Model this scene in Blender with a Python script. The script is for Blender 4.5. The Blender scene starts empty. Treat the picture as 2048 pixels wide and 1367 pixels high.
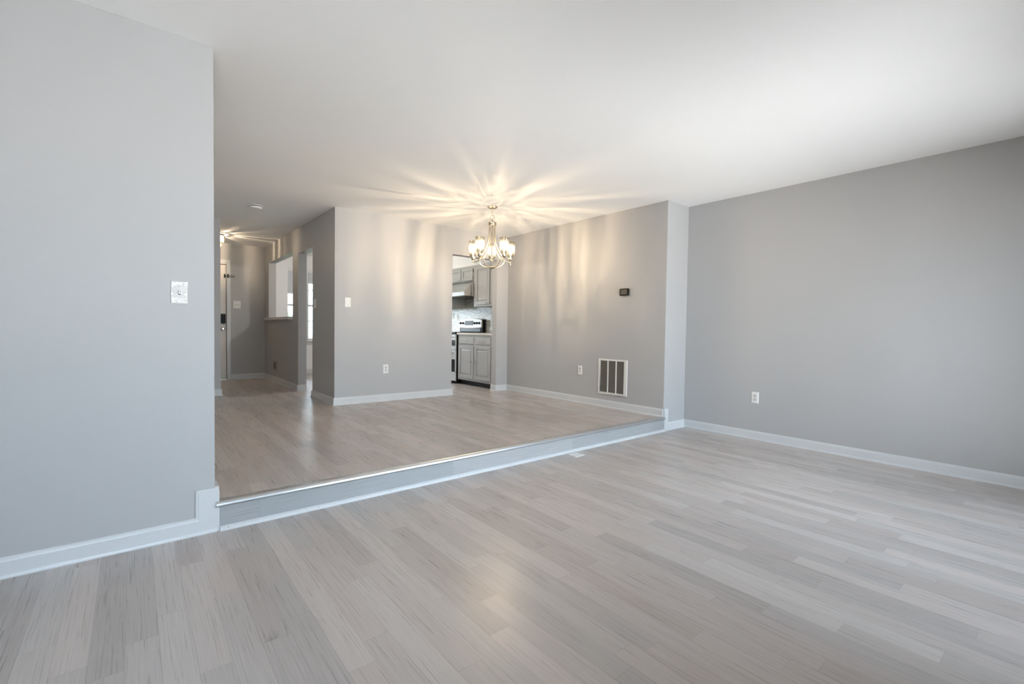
import bpy, bmesh, math, random
from mathutils import Matrix, Vector, Euler
random.seed(7)
sc = bpy.context.scene
COL = sc.collection
PI = math.pi

# ------------------------------------------------------------------ camera
F_PX = 928.2
cam_d = bpy.data.cameras.new('camera')
cam = bpy.data.objects.new('camera', cam_d)
COL.objects.link(cam)
_f = Vector((0.63256825, 0.77401036, -0.02766538))
_r = Vector((0.77447712, -0.63244313, 0.01417305))
_u = Vector((0.00652669, 0.03039163, 0.99951676))
cam.matrix_world = Matrix(((_r.x, _u.x, -_f.x, -2.3), (_r.y, _u.y, -_f.y, -2.9642),
                           (_r.z, _u.z, -_f.z, 1.1198), (0, 0, 0, 1)))
cam_d.sensor_width = 36.0
cam_d.lens = F_PX / 2048 * 36.0
cam_d.shift_y = 2.07 / 2048
cam_d.clip_start = 0.02
cam_d.clip_end = 200
sc.camera = cam

# ------------------------------------------------------------------ exposure, sky, daylight
sc.view_settings.view_transform = 'Standard'
sc.view_settings.look = 'None'
sc.view_settings.exposure = 0.58
sc.view_settings.gamma = 1.0
sc.view_settings.use_curve_mapping = False
try:
    sc.cycles.use_denoising = True
    sc.cycles.diffuse_bounces = 7
    sc.cycles.max_bounces = 14
    sc.cycles.transparent_max_bounces = 24
    sc.cycles.caustics_reflective = False
    sc.cycles.caustics_refractive = False
    sc.cycles.sample_clamp_indirect = 6.0
except Exception:
    pass

SKY = 9.0
w = bpy.data.worlds.new('sky')
sc.world = w
w.use_nodes = True
wn = w.node_tree
wn.nodes.clear()
w_out = wn.nodes.new('ShaderNodeOutputWorld')
w_bg = wn.nodes.new('ShaderNodeBackground')
w_tc = wn.nodes.new('ShaderNodeTexCoord')
w_sep = wn.nodes.new('ShaderNodeSeparateXYZ')
w_ramp = wn.nodes.new('ShaderNodeValToRGB')
w_map = wn.nodes.new('ShaderNodeMapRange')
w_map.inputs['From Min'].default_value = -0.4
w_map.inputs['From Max'].default_value = 1.0
wn.links.new(w_tc.outputs['Generated'], w_sep.inputs[0])
wn.links.new(w_sep.outputs['Z'], w_map.inputs['Value'])
wn.links.new(w_map.outputs[0], w_ramp.inputs[0])
e = w_ramp.color_ramp.elements
e[0].position = 0.25
e[0].color = (1.04, 1.05, 1.07, 1)
e[1].position = 0.33
e[1].color = (0.70, 0.84, 0.98, 1)
e2 = w_ramp.color_ramp.elements.new(1.0)
e2.color = (0.56, 0.74, 0.98, 1)
wn.links.new(w_ramp.outputs[0], w_bg.inputs['Color'])
w_bg.inputs['Strength'].default_value = SKY
wn.links.new(w_bg.outputs[0], w_out.inputs[0])


def portal(name, loc, sx, sy, rot):
    l = bpy.data.lights.new(name, 'AREA')
    l.shape = 'RECTANGLE'
    l.size = sx
    l.size_y = sy
    l.cycles.is_portal = True
    o = bpy.data.objects.new(name, l)
    o.location = loc
    o.rotation_euler = rot
    COL.objects.link(o)
    return o


# room dimensions (metres). y = 0 is the plane of the step, z = 0 the lower floor
XL, XR, XC = -1.958, 2.356, 2.788
YB, XK, YE = 2.857, -0.373, 6.75
H, ST = 2.6, 0.157
YR = -3.75                      # wall behind the camera
TH = 0.12
SLD = (-0.15, 2.25, 0.03, 2.02)  # sliding glass door in the rear wall: x0 x1 z0 z1
WIN = (-3.4, -1.7, 0.65, 2.12)  # window in the rear wall
YN = 7.25                       # nook front wall
NWA = (0.06, 0.455, 0.86, 2.25)
NWB = (0.528, 2.30, 0.86, 2.25)
for nm, (x0, x1, z0, z1) in (('portal_slider', SLD), ('portal_rear_window', WIN)):
    portal(nm, ((x0 + x1) / 2, YR - 0.13, (z0 + z1) / 2), x1 - x0, z1 - z0, (PI / 2, 0, PI))
for nm, (x0, x1, z0, z1) in (('portal_nook_a', NWA), ('portal_nook_b', NWB)):
    portal(nm, ((x0 + x1) / 2, YN + 0.13, (z0 + z1) / 2), x1 - x0, z1 - z0, (PI / 2, 0, 0))


# ------------------------------------------------------------------ materials
def lin(c):
    r = []
    for v in c:
        v = v / 255.0
        r.append(v / 12.92 if v <= 0.04045 else ((v + 0.055) / 1.055) ** 2.4)
    return (r[0], r[1], r[2], 1.0)


def new_mat(name):
    m = bpy.data.materials.new(name)
    m.use_nodes = True
    nt = m.node_tree
    b = nt.nodes.get('Principled BSDF')
    return m, nt, b


def simple(name, rgb, rough=0.5, metal=0.0, vary=0.03, scale=40.0, bump=0.0, bscale=300.0, spec=0.5, coat=0.0):
    m, nt, b = new_mat(name)
    c = lin(rgb)
    tc = nt.nodes.new('ShaderNodeTexCoord')
    nz = nt.nodes.new('ShaderNodeTexNoise')
    nz.inputs['Scale'].default_value = scale
    nz.inputs['Detail'].default_value = 3
    nt.links.new(tc.outputs['Object'], nz.inputs['Vector'])
    rp = nt.nodes.new('ShaderNodeValToRGB')
    k0, k1 = 1 - vary, 1 + vary
    rp.color_ramp.elements[0].color = (c[0] * k0, c[1] * k0, c[2] * k0, 1)
    rp.color_ramp.elements[1].color = (min(1, c[0] * k1), min(1, c[1] * k1), min(1, c[2] * k1), 1)
    nt.links.new(nz.outputs['Fac'], rp.inputs[0])
    nt.links.new(rp.outputs[0], b.inputs['Base Color'])
    b.inputs['Roughness'].default_value = rough
    b.inputs['Metallic'].default_value = metal
    b.inputs['Specular IOR Level'].default_value = spec
    b.inputs['Coat Weight'].default_value = coat
    if bump > 0:
        n2 = nt.nodes.new('ShaderNodeTexNoise')
        n2.inputs['Scale'].default_value = bscale
        nt.links.new(tc.outputs['Object'], n2.inputs['Vector'])
        bp = nt.nodes.new('ShaderNodeBump')
        bp.inputs['Strength'].default_value = bump
        bp.inputs['Distance'].default_value = 0.002
        nt.links.new(n2.outputs['Fac'], bp.inputs['Height'])
        nt.links.new(bp.outputs[0], b.inputs['Normal'])
    return m


def math_node(nt, op, a, b=None, c=None):
    n = nt.nodes.new('ShaderNodeMath')
    n.operation = op
    for i, v in enumerate((a, b, c)):
        if v is None:
            continue
        if isinstance(v, (int, float)):
            n.inputs[i].default_value = v
        else:
            nt.links.new(v, n.inputs[i])
    return n.outputs[0]


def plank_material(name, along='Y', dark=(154, 145, 141), light=(213, 204, 199), width=0.094, length=0.86, rough=0.27):
    """laminate: narrow strips of pale grey oak with random end joints"""
    m, nt, b = new_mat(name)
    tc = nt.nodes.new('ShaderNodeTexCoord')
    sp = nt.nodes.new('ShaderNodeSeparateXYZ')
    nt.links.new(tc.outputs['Object'], sp.inputs[0])
    if along == 'Y':
        U, V = sp.outputs['X'], sp.outputs['Y']
    else:
        U, V = sp.outputs['Z'], sp.outputs['X']
    u = math_node(nt, 'DIVIDE', math_node(nt, 'ADD', U, 20.0), width)
    row = math_node(nt, 'FLOOR', u)
    fu = math_node(nt, 'FRACT', u)
    wn_ = nt.nodes.new('ShaderNodeTexWhiteNoise')
    wn_.noise_dimensions = '1D'
    nt.links.new(row, wn_.inputs['W'])
    v = math_node(nt, 'ADD', math_node(nt, 'DIVIDE', math_node(nt, 'ADD', V, 20.0), length), math_node(nt, 'MULTIPLY', wn_.outputs['Value'], 7.31))
    colm = math_node(nt, 'FLOOR', v)
    fv = math_node(nt, 'FRACT', v)
    cell = nt.nodes.new('ShaderNodeCombineXYZ')
    nt.links.new(row, cell.inputs[0])
    nt.links.new(colm, cell.inputs[1])
    w2 = nt.nodes.new('ShaderNodeTexWhiteNoise')
    w2.noise_dimensions = '2D'
    nt.links.new(cell.outputs[0], w2.inputs['Vector'])
    tone = w2.outputs['Value']
    # grain coordinates: stretched along the strip and shifted from strip to strip
    gv = nt.nodes.new('ShaderNodeCombineXYZ')
    nt.links.new(math_node(nt, 'ADD', math_node(nt, 'MULTIPLY', U, 1.0), math_node(nt, 'MULTIPLY', tone, 37.0)), gv.inputs[0])
    nt.links.new(math_node(nt, 'ADD', math_node(nt, 'MULTIPLY', V, 0.02), math_node(nt, 'MULTIPLY', tone, 11.0)), gv.inputs[1])
    g1 = nt.nodes.new('ShaderNodeTexNoise')
    g1.inputs['Scale'].default_value = 150
    g1.inputs['Detail'].default_value = 6
    g1.inputs['Roughness'].default_value = 0.62
    g1.inputs['Distortion'].default_value = 0.5
    nt.links.new(gv.outputs[0], g1.inputs['Vector'])
    g2 = nt.nodes.new('ShaderNodeTexNoise')
    g2.inputs['Scale'].default_value = 14
    g2.inputs['Detail'].default_value = 3
    g2.inputs['Distortion'].default_value = 1.6
    nt.links.new(gv.outputs[0], g2.inputs['Vector'])
    # cathedral figure: rings of a stretched noise
    ring = math_node(nt, 'FRACT', math_node(nt, 'MULTIPLY', g2.outputs['Fac'], 13.0))
    ring = math_node(nt, 'ABSOLUTE', math_node(nt, 'SUBTRACT', ring, 0.5))
    ring = math_node(nt, 'MULTIPLY', math_node(nt, 'SUBTRACT', ring, 0.25), 0.20)
    # rare dark knots / mineral streaks
    kn = nt.nodes.new('ShaderNodeTexNoise')
    kn.inputs['Scale'].default_value = 9
    kn.inputs['Detail'].default_value = 4
    kv = nt.nodes.new('ShaderNodeCombineXYZ')
    nt.links.new(math_node(nt, 'ADD', U, math_node(nt, 'MULTIPLY', tone, 17.0)), kv.inputs[0])
    nt.links.new(math_node(nt, 'ADD', math_node(nt, 'MULTIPLY', V, 0.35), math_node(nt, 'MULTIPLY', tone, 5.0)), kv.inputs[1])
    nt.links.new(kv.outputs[0], kn.inputs['Vector'])
    knot = math_node(nt, 'MULTIPLY', math_node(nt, 'MAXIMUM', math_node(nt, 'SUBTRACT', kn.outputs['Fac'], 0.69), 0.0), -5.0)
    f = math_node(nt, 'ADD', math_node(nt, 'MULTIPLY', tone, 0.42), math_node(nt, 'MULTIPLY', math_node(nt, 'SUBTRACT', g1.outputs['Fac'], 0.5), 0.55))
    f = math_node(nt, 'ADD', f, ring)
    f = math_node(nt, 'ADD', f, knot)
    f = math_node(nt, 'ADD', f, 0.30)
    rp = nt.nodes.new('ShaderNodeValToRGB')
    rp.color_ramp.elements[0].color = lin(dark)
    rp.color_ramp.elements[1].color = lin(light)
    rp.color_ramp.elements[0].position = 0.0
    rp.color_ramp.elements[1].position = 1.0
    nt.links.new(f, rp.inputs[0])
    # slightly warmer and cooler strips
    hs = nt.nodes.new('ShaderNodeMix')
    hs.data_type = 'RGBA'
    hs.blend_type = 'MULTIPLY'
    hs.inputs['Factor'].default_value = 1.0
    w3 = nt.nodes.new('ShaderNodeTexWhiteNoise')
    w3.noise_dimensions = '3D'
    cell2 = nt.nodes.new('ShaderNodeCombineXYZ')
    nt.links.new(row, cell2.inputs[0])
    nt.links.new(colm, cell2.inputs[1])
    cell2.inputs[2].default_value = 5.0
    nt.links.new(cell2.outputs[0], w3.inputs['Vector'])
    tr = nt.nodes.new('ShaderNodeValToRGB')
    tr.color_ramp.elements[0].color = (1.0, 0.965, 0.945, 1)
    tr.color_ramp.elements[1].color = (0.965, 0.985, 0.985, 1)
    nt.links.new(w3.outputs['Value'], tr.inputs[0])
    nt.links.new(rp.outputs[0], hs.inputs['A'])
    nt.links.new(tr.outputs[0], hs.inputs['B'])
    # joints
    du = math_node(nt, 'MULTIPLY', math_node(nt, 'MINIMUM', fu, math_node(nt, 'SUBTRACT', 1.0, fu)), width)
    dv = math_node(nt, 'MULTIPLY', math_node(nt, 'MINIMUM', fv, math_node(nt, 'SUBTRACT', 1.0, fv)), length)
    dj = math_node(nt, 'MINIMUM', du, dv)
    joint = nt.nodes.new('ShaderNodeMapRange')
    joint.inputs['From Min'].default_value = 0.0004
    joint.inputs['From Max'].default_value = 0.0016
    joint.inputs['To Min'].default_value = 0.80
    joint.inputs['To Max'].default_value = 1.0
    nt.links.new(dj, joint.inputs['Value'])
    jm = nt.nodes.new('ShaderNodeMix')
    jm.data_type = 'RGBA'
    jm.blend_type = 'MULTIPLY'
    jm.inputs['Factor'].default_value = 1.0
    nt.links.new(hs.outputs['Result'], jm.inputs['A'])
    nt.links.new(joint.outputs[0], jm.inputs['B'])
    nt.links.new(jm.outputs['Result'], b.inputs['Base Color'])
    rr = nt.nodes.new('ShaderNodeMapRange')
    rr.inputs['To Min'].default_value = rough - 0.06
    rr.inputs['To Max'].default_value = rough + 0.10
    nt.links.new(g1.outputs['Fac'], rr.inputs['Value'])
    nt.links.new(rr.outputs[0], b.inputs['Roughness'])
    bp = nt.nodes.new('ShaderNodeBump')
    bp.inputs['Strength'].default_value = 0.12
    bp.inputs['Distance'].default_value = 0.001
    nt.links.new(g1.outputs['Fac'], bp.inputs['Height'])
    nt.links.new(bp.outputs[0], b.inputs['Normal'])
    return m


def tile_material(name):
    """mosaic of thin glass and stone sticks for the backsplash, on a wall facing -X"""
    m, nt, b = new_mat(name)
    tc = nt.nodes.new('ShaderNodeTexCoord')
    sp = nt.nodes.new('ShaderNodeSeparateXYZ')
    nt.links.new(tc.outputs['Object'], sp.inputs[0])
    cb = nt.nodes.new('ShaderNodeCombineXYZ')
    nt.links.new(sp.outputs['Y'], cb.inputs[0])
    nt.links.new(sp.outputs['Z'], cb.inputs[1])
    br = nt.nodes.new('ShaderNodeTexBrick')
    br.inputs['Scale'].default_value = 1.0
    br.inputs['Brick Width'].default_value = 0.085
    br.inputs['Row Height'].default_value = 0.017
    br.inputs['Mortar Size'].default_value = 0.0014
    br.inputs['Color1'].default_value = lin((190, 191, 187))
    br.inputs['Color2'].default_value = lin((128, 127, 121))
    br.inputs['Mortar'].default_value = lin((190, 188, 182))
    br.offset_frequency = 2
    nt.links.new(cb.outputs[0], br.inputs['Vector'])
    nt.links.new(br.outputs['Color'], b.inputs['Base Color'])
    b.inputs['Roughness'].default_value = 0.2
    return m


def pane_material(name):
    m = bpy.data.materials.new(name)
    m.use_nodes = True
    nt = m.node_tree
    nt.nodes.clear()
    o = nt.nodes.new('ShaderNodeOutputMaterial')
    t = nt.nodes.new('ShaderNodeBsdfTransparent')
    t.inputs[0].default_value = (0.97, 0.985, 0.98, 1)
    g = nt.nodes.new('ShaderNodeBsdfGlossy')
    g.inputs['Roughness'].default_value = 0.02
    fr = nt.nodes.new('ShaderNodeFresnel')
    fr.inputs['IOR'].default_value = 1.45
    mx = nt.nodes.new('ShaderNodeMixShader')
    nt.links.new(fr.outputs[0], mx.inputs[0])
    nt.links.new(t.outputs[0], mx.inputs[1])
    nt.links.new(g.outputs[0], mx.inputs[2])
    nt.links.new(mx.outputs[0], o.inputs[0])
    return m


def seeded_glass(name, lobes=8.0, lo=0.40, hi=1.0, glow=0.028):
    """rippled pressed glass: its thickness varies round the shade, so it lets the bulb through in streaks"""
    m = bpy.data.materials.new(name)
    m.use_nodes = True
    nt = m.node_tree
    nt.nodes.clear()
    o = nt.nodes.new('ShaderNodeOutputMaterial')
    tc = nt.nodes.new('ShaderNodeTexCoord')
    mp = nt.nodes.new('ShaderNodeMapping')
    mp.inputs['Scale'].default_value = (1, 1, 0.12)
    nt.links.new(tc.outputs['Object'], mp.inputs['Vector'])
    nz = nt.nodes.new('ShaderNodeTexNoise')
    nz.inputs['Scale'].default_value = lobes * 12
    nz.inputs['Detail'].default_value = 2.0
    nz.inputs['Roughness'].default_value = 0.6
    nt.links.new(mp.outputs[0], nz.inputs['Vector'])
    rp = nt.nodes.new('ShaderNodeValToRGB')
    rp.color_ramp.elements[0].position = 0.43
    rp.color_ramp.elements[0].color = (lo, lo, lo * 0.96, 1)
    rp.color_ramp.elements[1].position = 0.58
    rp.color_ramp.elements[1].color = (hi, hi, hi * 0.97, 1)
    nt.links.new(nz.outputs['Fac'], rp.inputs[0])
    t = nt.nodes.new('ShaderNodeBsdfTransparent')
    nt.links.new(rp.outputs[0], t.inputs[0])
    tl = nt.nodes.new('ShaderNodeBsdfTranslucent')
    tl.inputs['Color'].default_value = (0.95, 0.93, 0.88, 1)
    g = nt.nodes.new('ShaderNodeBsdfGlossy')
    g.inputs['Roughness'].default_value = 0.05
    n2 = nt.nodes.new('ShaderNodeTexNoise')
    n2.inputs['Scale'].default_value = 70
    nt.links.new(tc.outputs['Object'], n2.inputs['Vector'])
    bp = nt.nodes.new('ShaderNodeBump')
    bp.inputs['Strength'].default_value = 0.6
    bp.inputs['Distance'].default_value = 0.004
    nt.links.new(n2.outputs['Fac'], bp.inputs['Height'])
    nt.links.new(bp.outputs[0], g.inputs['Normal'])
    m1 = nt.nodes.new('ShaderNodeMixShader')
    m1.inputs[0].default_value = glow
    nt.links.new(t.outputs[0], m1.inputs[1])
    nt.links.new(tl.outputs[0], m1.inputs[2])
    m2 = nt.nodes.new('ShaderNodeMixShader')
    m2.inputs[0].default_value = 0.07
    nt.links.new(m1.outputs[0], m2.inputs[1])
    nt.links.new(g.outputs[0], m2.inputs[2])
    nt.links.new(m2.outputs[0], o.inputs[0])
    return m


def emitter(name, col, strength):
    m = bpy.data.materials.new(name)
    m.use_nodes = True
    nt = m.node_tree
    nt.nodes.clear()
    o = nt.nodes.new('ShaderNodeOutputMaterial')
    em = nt.nodes.new('ShaderNodeEmission')
    em.inputs[0].default_value = (*col, 1)
    em.inputs[1].default_value = strength
    nt.links.new(em.outputs[0], o.inputs[0])
    return m


def bulb_material(name, col, strength):
    m = emitter(name, col, strength)
    nt = m.node_tree
    em = [n for n in nt.nodes if n.type == 'EMISSION'][0]
    o = [n for n in nt.nodes if n.type == 'OUTPUT_MATERIAL'][0]
    t = nt.nodes.new('ShaderNodeBsdfTransparent')
    mx = nt.nodes.new('ShaderNodeMixShader')
    mx.inputs[0].default_value = 0.35
    nt.links.new(t.outputs[0], mx.inputs[1])
    nt.links.new(em.outputs[0], mx.inputs[2])
    nt.links.new(mx.outputs[0], o.inputs[0])
    return m


def siding_material(name):
    m, nt, b = new_mat(name)
    tc = nt.nodes.new('ShaderNodeTexCoord')
    sp = nt.nodes.new('ShaderNodeSeparateXYZ')
    nt.links.new(tc.outputs['Object'], sp.inputs[0])
    fr = math_node(nt, 'FRACT', math_node(nt, 'DIVIDE', sp.outputs['Z'], 0.13))
    rp = nt.nodes.new('ShaderNodeValToRGB')
    rp.color_ramp.elements[0].position = 0.0
    rp.color_ramp.elements[0].color = lin((150, 152, 156))
    rp.color_ramp.elements[1].position = 0.16
    rp.color_ramp.elements[1].color = lin((232, 234, 236))
    nt.links.new(fr, rp.inputs[0])
    nt.links.new(rp.outputs[0], b.inputs['Base Color'])
    b.inputs['Roughness'].default_value = 0.6
    return m


M = {
    'wall': simple('wall_paint', (186, 185, 185), 0.55, vary=0.012, scale=3, bump=0.05, bscale=500, spec=0.35),
    'ceiling': simple('ceiling_paint', (248, 247, 246), 0.8, vary=0.01, scale=3, spec=0.2),
    'trim': simple('white_trim_paint', (215, 216, 217), 0.32, vary=0.01),
    'floor': plank_material('laminate_planks', 'Y'),
    'riser': plank_material('riser_laminate', 'X', dark=(148, 149, 150), light=(196, 198, 200), width=0.4, length=1.3),
    'nosing': simple('satin_silver_nosing', (208, 210, 212), 0.30, metal=0.85, vary=0.02),
    'screw': simple('steel_screw', (120, 112, 104), 0.35, metal=0.9),
    'plate': simple('white_plastic', (236, 235, 232), 0.30, vary=0.01),
    'plate_d': simple('plastic_slot', (60, 58, 56), 0.5),
    'recept': simple('receptacle_plastic', (214, 212, 208), 0.35),
    'grille_dark': simple('grille_dark', (70, 66, 62), 0.8, vary=0.25, scale=120),
    'louvre': simple('grille_louvre', (124, 119, 112), 0.6, vary=0.1, scale=60),
    'black': simple('black_plastic', (12, 11, 11), 0.42, vary=0.05, spec=0.25),
    'screen': simple('grey_screen', (72, 68, 65), 0.4, vary=0.15, scale=90),
    'greyplate': simple('grey_backplate', (176, 174, 171), 0.45),
    'nickel': simple('brushed_nickel', (205, 194, 176), 0.30, metal=1.0, vary=0.04),
    'chrome': simple('chrome', (215, 215, 215), 0.12, metal=1.0, vary=0.01),
    'glass_shade': seeded_glass('seeded_glass'),
    'crystal': seeded_glass('crystal_prisms', 6.0, 0.5, 1.0, 0.3),
    'bulb': bulb_material('warm_bulb', (1.0, 0.84, 0.60), 4.0),
    'pane': pane_material('window_glass'),
    'film': None,
    'cab': simple('grey_cabinet_paint', (180, 180, 179), 0.38, vary=0.01),
    'counter': simple('pale_counter', (224, 220, 214), 0.3, vary=0.05, scale=30),
    'toe': simple('dark_toe_kick', (14, 13, 13), 0.6),
    'steel': simple('stainless_steel', (205, 205, 204), 0.28, metal=0.9, vary=0.03),
    'silver': simple('silver_enamel', (205, 205, 205), 0.38, metal=0.3, vary=0.02),
    'ovenglass': simple('oven_glass', (26, 27, 29), 0.25, vary=0.05, spec=0.3),
    'tile': tile_material('stick_mosaic_tile'),
    'stone': simple('white_sill_stone', (226, 224, 220), 0.22, vary=0.06, scale=14),
    'shade_cloth': simple('pale_shade_cloth', (216, 220, 224), 0.8, vary=0.02),
    'door': simple('white_door_paint', (222, 217, 210), 0.35, vary=0.01),
    'siding': siding_material('white_siding'),
    'roof': simple('grey_shingles', (96, 96, 98), 0.9, vary=0.15, scale=20),
    'leaf': simple('shrub_leaf', (112, 132, 92), 0.6, vary=0.3, scale=12),
    'bark': simple('shrub_bark', (92, 78, 64), 0.8, vary=0.2),
    'lawn': simple('lawn', (120, 136, 96), 0.9, vary=0.2, scale=4),
    'dome': None,
}


def film_material():
    m = bpy.data.materials.new('clear_film')
    m.use_nodes = True
    nt = m.node_tree
    nt.nodes.clear()
    o = nt.nodes.new('ShaderNodeOutputMaterial')
    t = nt.nodes.new('ShaderNodeBsdfTransparent')
    g = nt.nodes.new('ShaderNodeBsdfGlossy')
    g.inputs['Roughness'].default_value = 0.12
    mx = nt.nodes.new('ShaderNodeMixShader')
    mx.inputs[0].default_value = 0.16
    nt.links.new(t.outputs[0], mx.inputs[1])
    nt.links.new(g.outputs[0], mx.inputs[2])
    nt.links.new(mx.outputs[0], o.inputs[0])
    return m


M['film'] = film_material()


# ------------------------------------------------------------------ mesh helpers
class MB:
    def __init__(self):
        self.v = []
        self.f = []
        self.sm = []

    def add(self, vs, fs, smooth=False):
        o = len(self.v)
        self.v += [tuple(p) for p in vs]
        self.f += [tuple(i + o for i in q) for q in fs]
        self.sm += [smooth] * len(fs)
        return self

    def box(self, x0, x1, y0, y1, z0, z1):
        if x1 < x0: x0, x1 = x1, x0
        if y1 < y0: y0, y1 = y1, y0
        if z1 < z0: z0, z1 = z1, z0
        vs = [(x0, y0, z0), (x1, y0, z0), (x1, y1, z0), (x0, y1, z0), (x0, y0, z1), (x1, y0, z1), (x1, y1, z1), (x0, y1, z1)]
        return self.add(vs, [(0, 3, 2, 1), (4, 5, 6, 7), (0, 1, 5, 4), (1, 2, 6, 5), (2, 3, 7, 6), (3, 0, 4, 7)])

    def prism(self, poly, fn, a, b):
        """poly: 2D points; fn(p, t) -> 3D point; from t=a to t=b"""
        n = len(poly)
        vs = [fn(p, a) for p in poly] + [fn(p, b) for p in poly]
        fs = [tuple(range(n - 1, -1, -1)), tuple(range(n, 2 * n))]
        fs += [(i, (i + 1) % n, n + (i + 1) % n, n + i) for i in range(n)]
        return self.add(vs, fs)

    def frustum(self, x0, x1, z0, z1, ya, yb, ins):
        """raised field: outer rectangle at depth ya, inset rectangle at depth yb (toward -y)"""
        vs = [(x0, ya, z0), (x1, ya, z0), (x1, ya, z1), (x0, ya, z1),
              (x0 + ins, yb, z0 + ins), (x1 - ins, yb, z0 + ins), (x1 - ins, yb, z1 - ins), (x0 + ins, yb, z1 - ins)]
        return self.add(vs, [(4, 5, 6, 7), (0, 1, 5, 4), (1, 2, 6, 5), (2, 3, 7, 6), (3, 0, 4, 7), (3, 2, 1, 0)])

    def tube(self, pts, r, n=10, caps=True, closed=False):
        pts = [Vector(p) for p in pts]
        rs = r if isinstance(r, (list, tuple)) else [r] * len(pts)
        vs, fs = [], []
        k = len(pts)
        up = None
        for i, p in enumerate(pts):
            if closed:
                t = (pts[(i + 1) % k] - pts[i - 1]).normalized()
            else:
                t = (pts[min(i + 1, k - 1)] - pts[max(i - 1, 0)]).normalized()
            if up is None:
                up = Vector((0, 0, 1)) if abs(t.z) < 0.9 else Vector((1, 0, 0))
            a = t.cross(up).normalized()
            bb = a.cross(t).normalized()
            up = bb
            for j in range(n):
                th = 2 * PI * j / n
                vs.append(p + (a * math.cos(th) + bb * math.sin(th)) * rs[i])
        m_ = k if closed else k - 1
        for i in range(m_):
            for j in range(n):
                a0 = i * n + j
                a1 = i * n + (j + 1) % n
                b0 = ((i + 1) % k) * n + j
                b1 = ((i + 1) % k) * n + (j + 1) % n
                fs.append((a0, a1, b1, b0))
        if caps and not closed:
            fs.append(tuple(range(n - 1, -1, -1)))
            fs.append(tuple(range((k - 1) * n, k * n)))
        return self.add(vs, fs, True)

    def lathe(self, prof, c=(0, 0, 0), n=24, axis='z', cap=True):
        """prof: list of (radius, height)"""
        vs, fs = [], []
        k = len(prof)
        for r, h in prof:
            for j in range(n):
                th = 2 * PI * j / n
                x, y = r * math.cos(th), r * math.sin(th)
                if axis == 'z':
                    p = (c[0] + x, c[1] + y, c[2] + h)
                else:                # axis along -y: height h sticks out of a wall
                    p = (c[0] + x, c[1] - h, c[2] + y)
                vs.append(p)
        for i in range(k - 1):
            for j in range(n):
                fs.append((i * n + j, i * n + (j + 1) % n, (i + 1) * n + (j + 1) % n, (i + 1) * n + j))
        if cap:
            if prof[0][0] > 1e-5:
                fs.append(tuple(range(n - 1, -1, -1)))
            if prof[-1][0] > 1e-5:
                fs.append(tuple(range((k - 1) * n, k * n)))
        return self.add(vs, fs, True)

    def build(self, name, mat, parent=None, bevel=0.0, seg=2, smooth_angle=None, loc=None):
        me = bpy.data.meshes.new(name)
        off = Vector(loc) if loc is not None else Vector((0, 0, 0))
        me.from_pydata([tuple(Vector(p) - off) for p in self.v], [], self.f)
        bm = bmesh.new()
        bm.from_mesh(me)
        bmesh.ops.remove_doubles(bm, verts=bm.verts, dist=1e-6)
        bmesh.ops.recalc_face_normals(bm, faces=bm.faces)
        bm.to_mesh(me)
        bm.free()
        anys = any(self.sm)
        if anys:
            for p in me.polygons:
                p.use_smooth = True
            try:
                me.set_sharp_from_angle(angle=math.radians(38))
            except Exception:
                pass
        me.materials.append(mat)
        o = bpy.data.objects.new(name, me)
        COL.objects.link(o)
        o.location = off
        if parent is not None:
            o.parent = parent
        if bevel > 0:
            md = o.modifiers.new('bevel', 'BEVEL')
            md.width = bevel
            md.segments = seg
            md.limit_method = 'ANGLE'
            md.angle_limit = math.radians(40)
        return o


def tag(o, label=None, cat=None, group=None, kind=None):
    if label: o['label'] = label
    if cat: o['category'] = cat
    if group: o['group'] = group
    if kind: o['kind'] = kind
    return o


def struct(name, mb, mat, bevel=0.0, label=None, cat=None):
    o = mb.build(name, mat, None, bevel)
    return tag(o, label, cat, None, 'structure')


def thing(name, label, cat, loc, rz=0.0, group=None):
    o = bpy.data.objects.new(name, None)
    o.empty_display_size = 0.1
    COL.objects.link(o)
    o.location = loc
    o.rotation_euler = (0, 0, rz)
    return tag(o, label, cat, group)


FACE_X = -PI / 2       # a thing turned so that its front faces -X (local x runs toward -Y)


def wall_with_holes_y(mb, x0, x1, y0, y1, z0, z1, holes):
    """wall slab standing across y; holes = (x0,x1,z0,z1)"""
    xs = sorted(set([x0, x1] + [h[0] for h in holes] + [h[1] for h in holes]))
    for a, b in zip(xs[:-1], xs[1:]):
        cuts = sorted([(h[2], h[3]) for h in holes if h[0] <= a + 1e-6 and h[1] >= b - 1e-6])
        z = z0
        for c0, c1 in cuts:
            if c0 > z + 1e-6: mb.box(a, b, y0, y1, z, c0)
            z = c1
        if z < z1 - 1e-6: mb.box(a, b, y0, y1, z, z1)
    return mb


def wall_with_holes_x(mb, x0, x1, y0, y1, z0, z1, holes):
    ys = sorted(set([y0, y1] + [h[0] for h in holes] + [h[1] for h in holes]))
    for a, b in zip(ys[:-1], ys[1:]):
        cuts = sorted([(h[2], h[3]) for h in holes if h[0] <= a + 1e-6 and h[1] >= b - 1e-6])
        z = z0
        for c0, c1 in cuts:
            if c0 > z + 1e-6: mb.box(x0, x1, a, b, z, c0)
            z = c1
        if z < z1 - 1e-6: mb.box(x0, x1, a, b, z, z1)
    return mb


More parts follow.
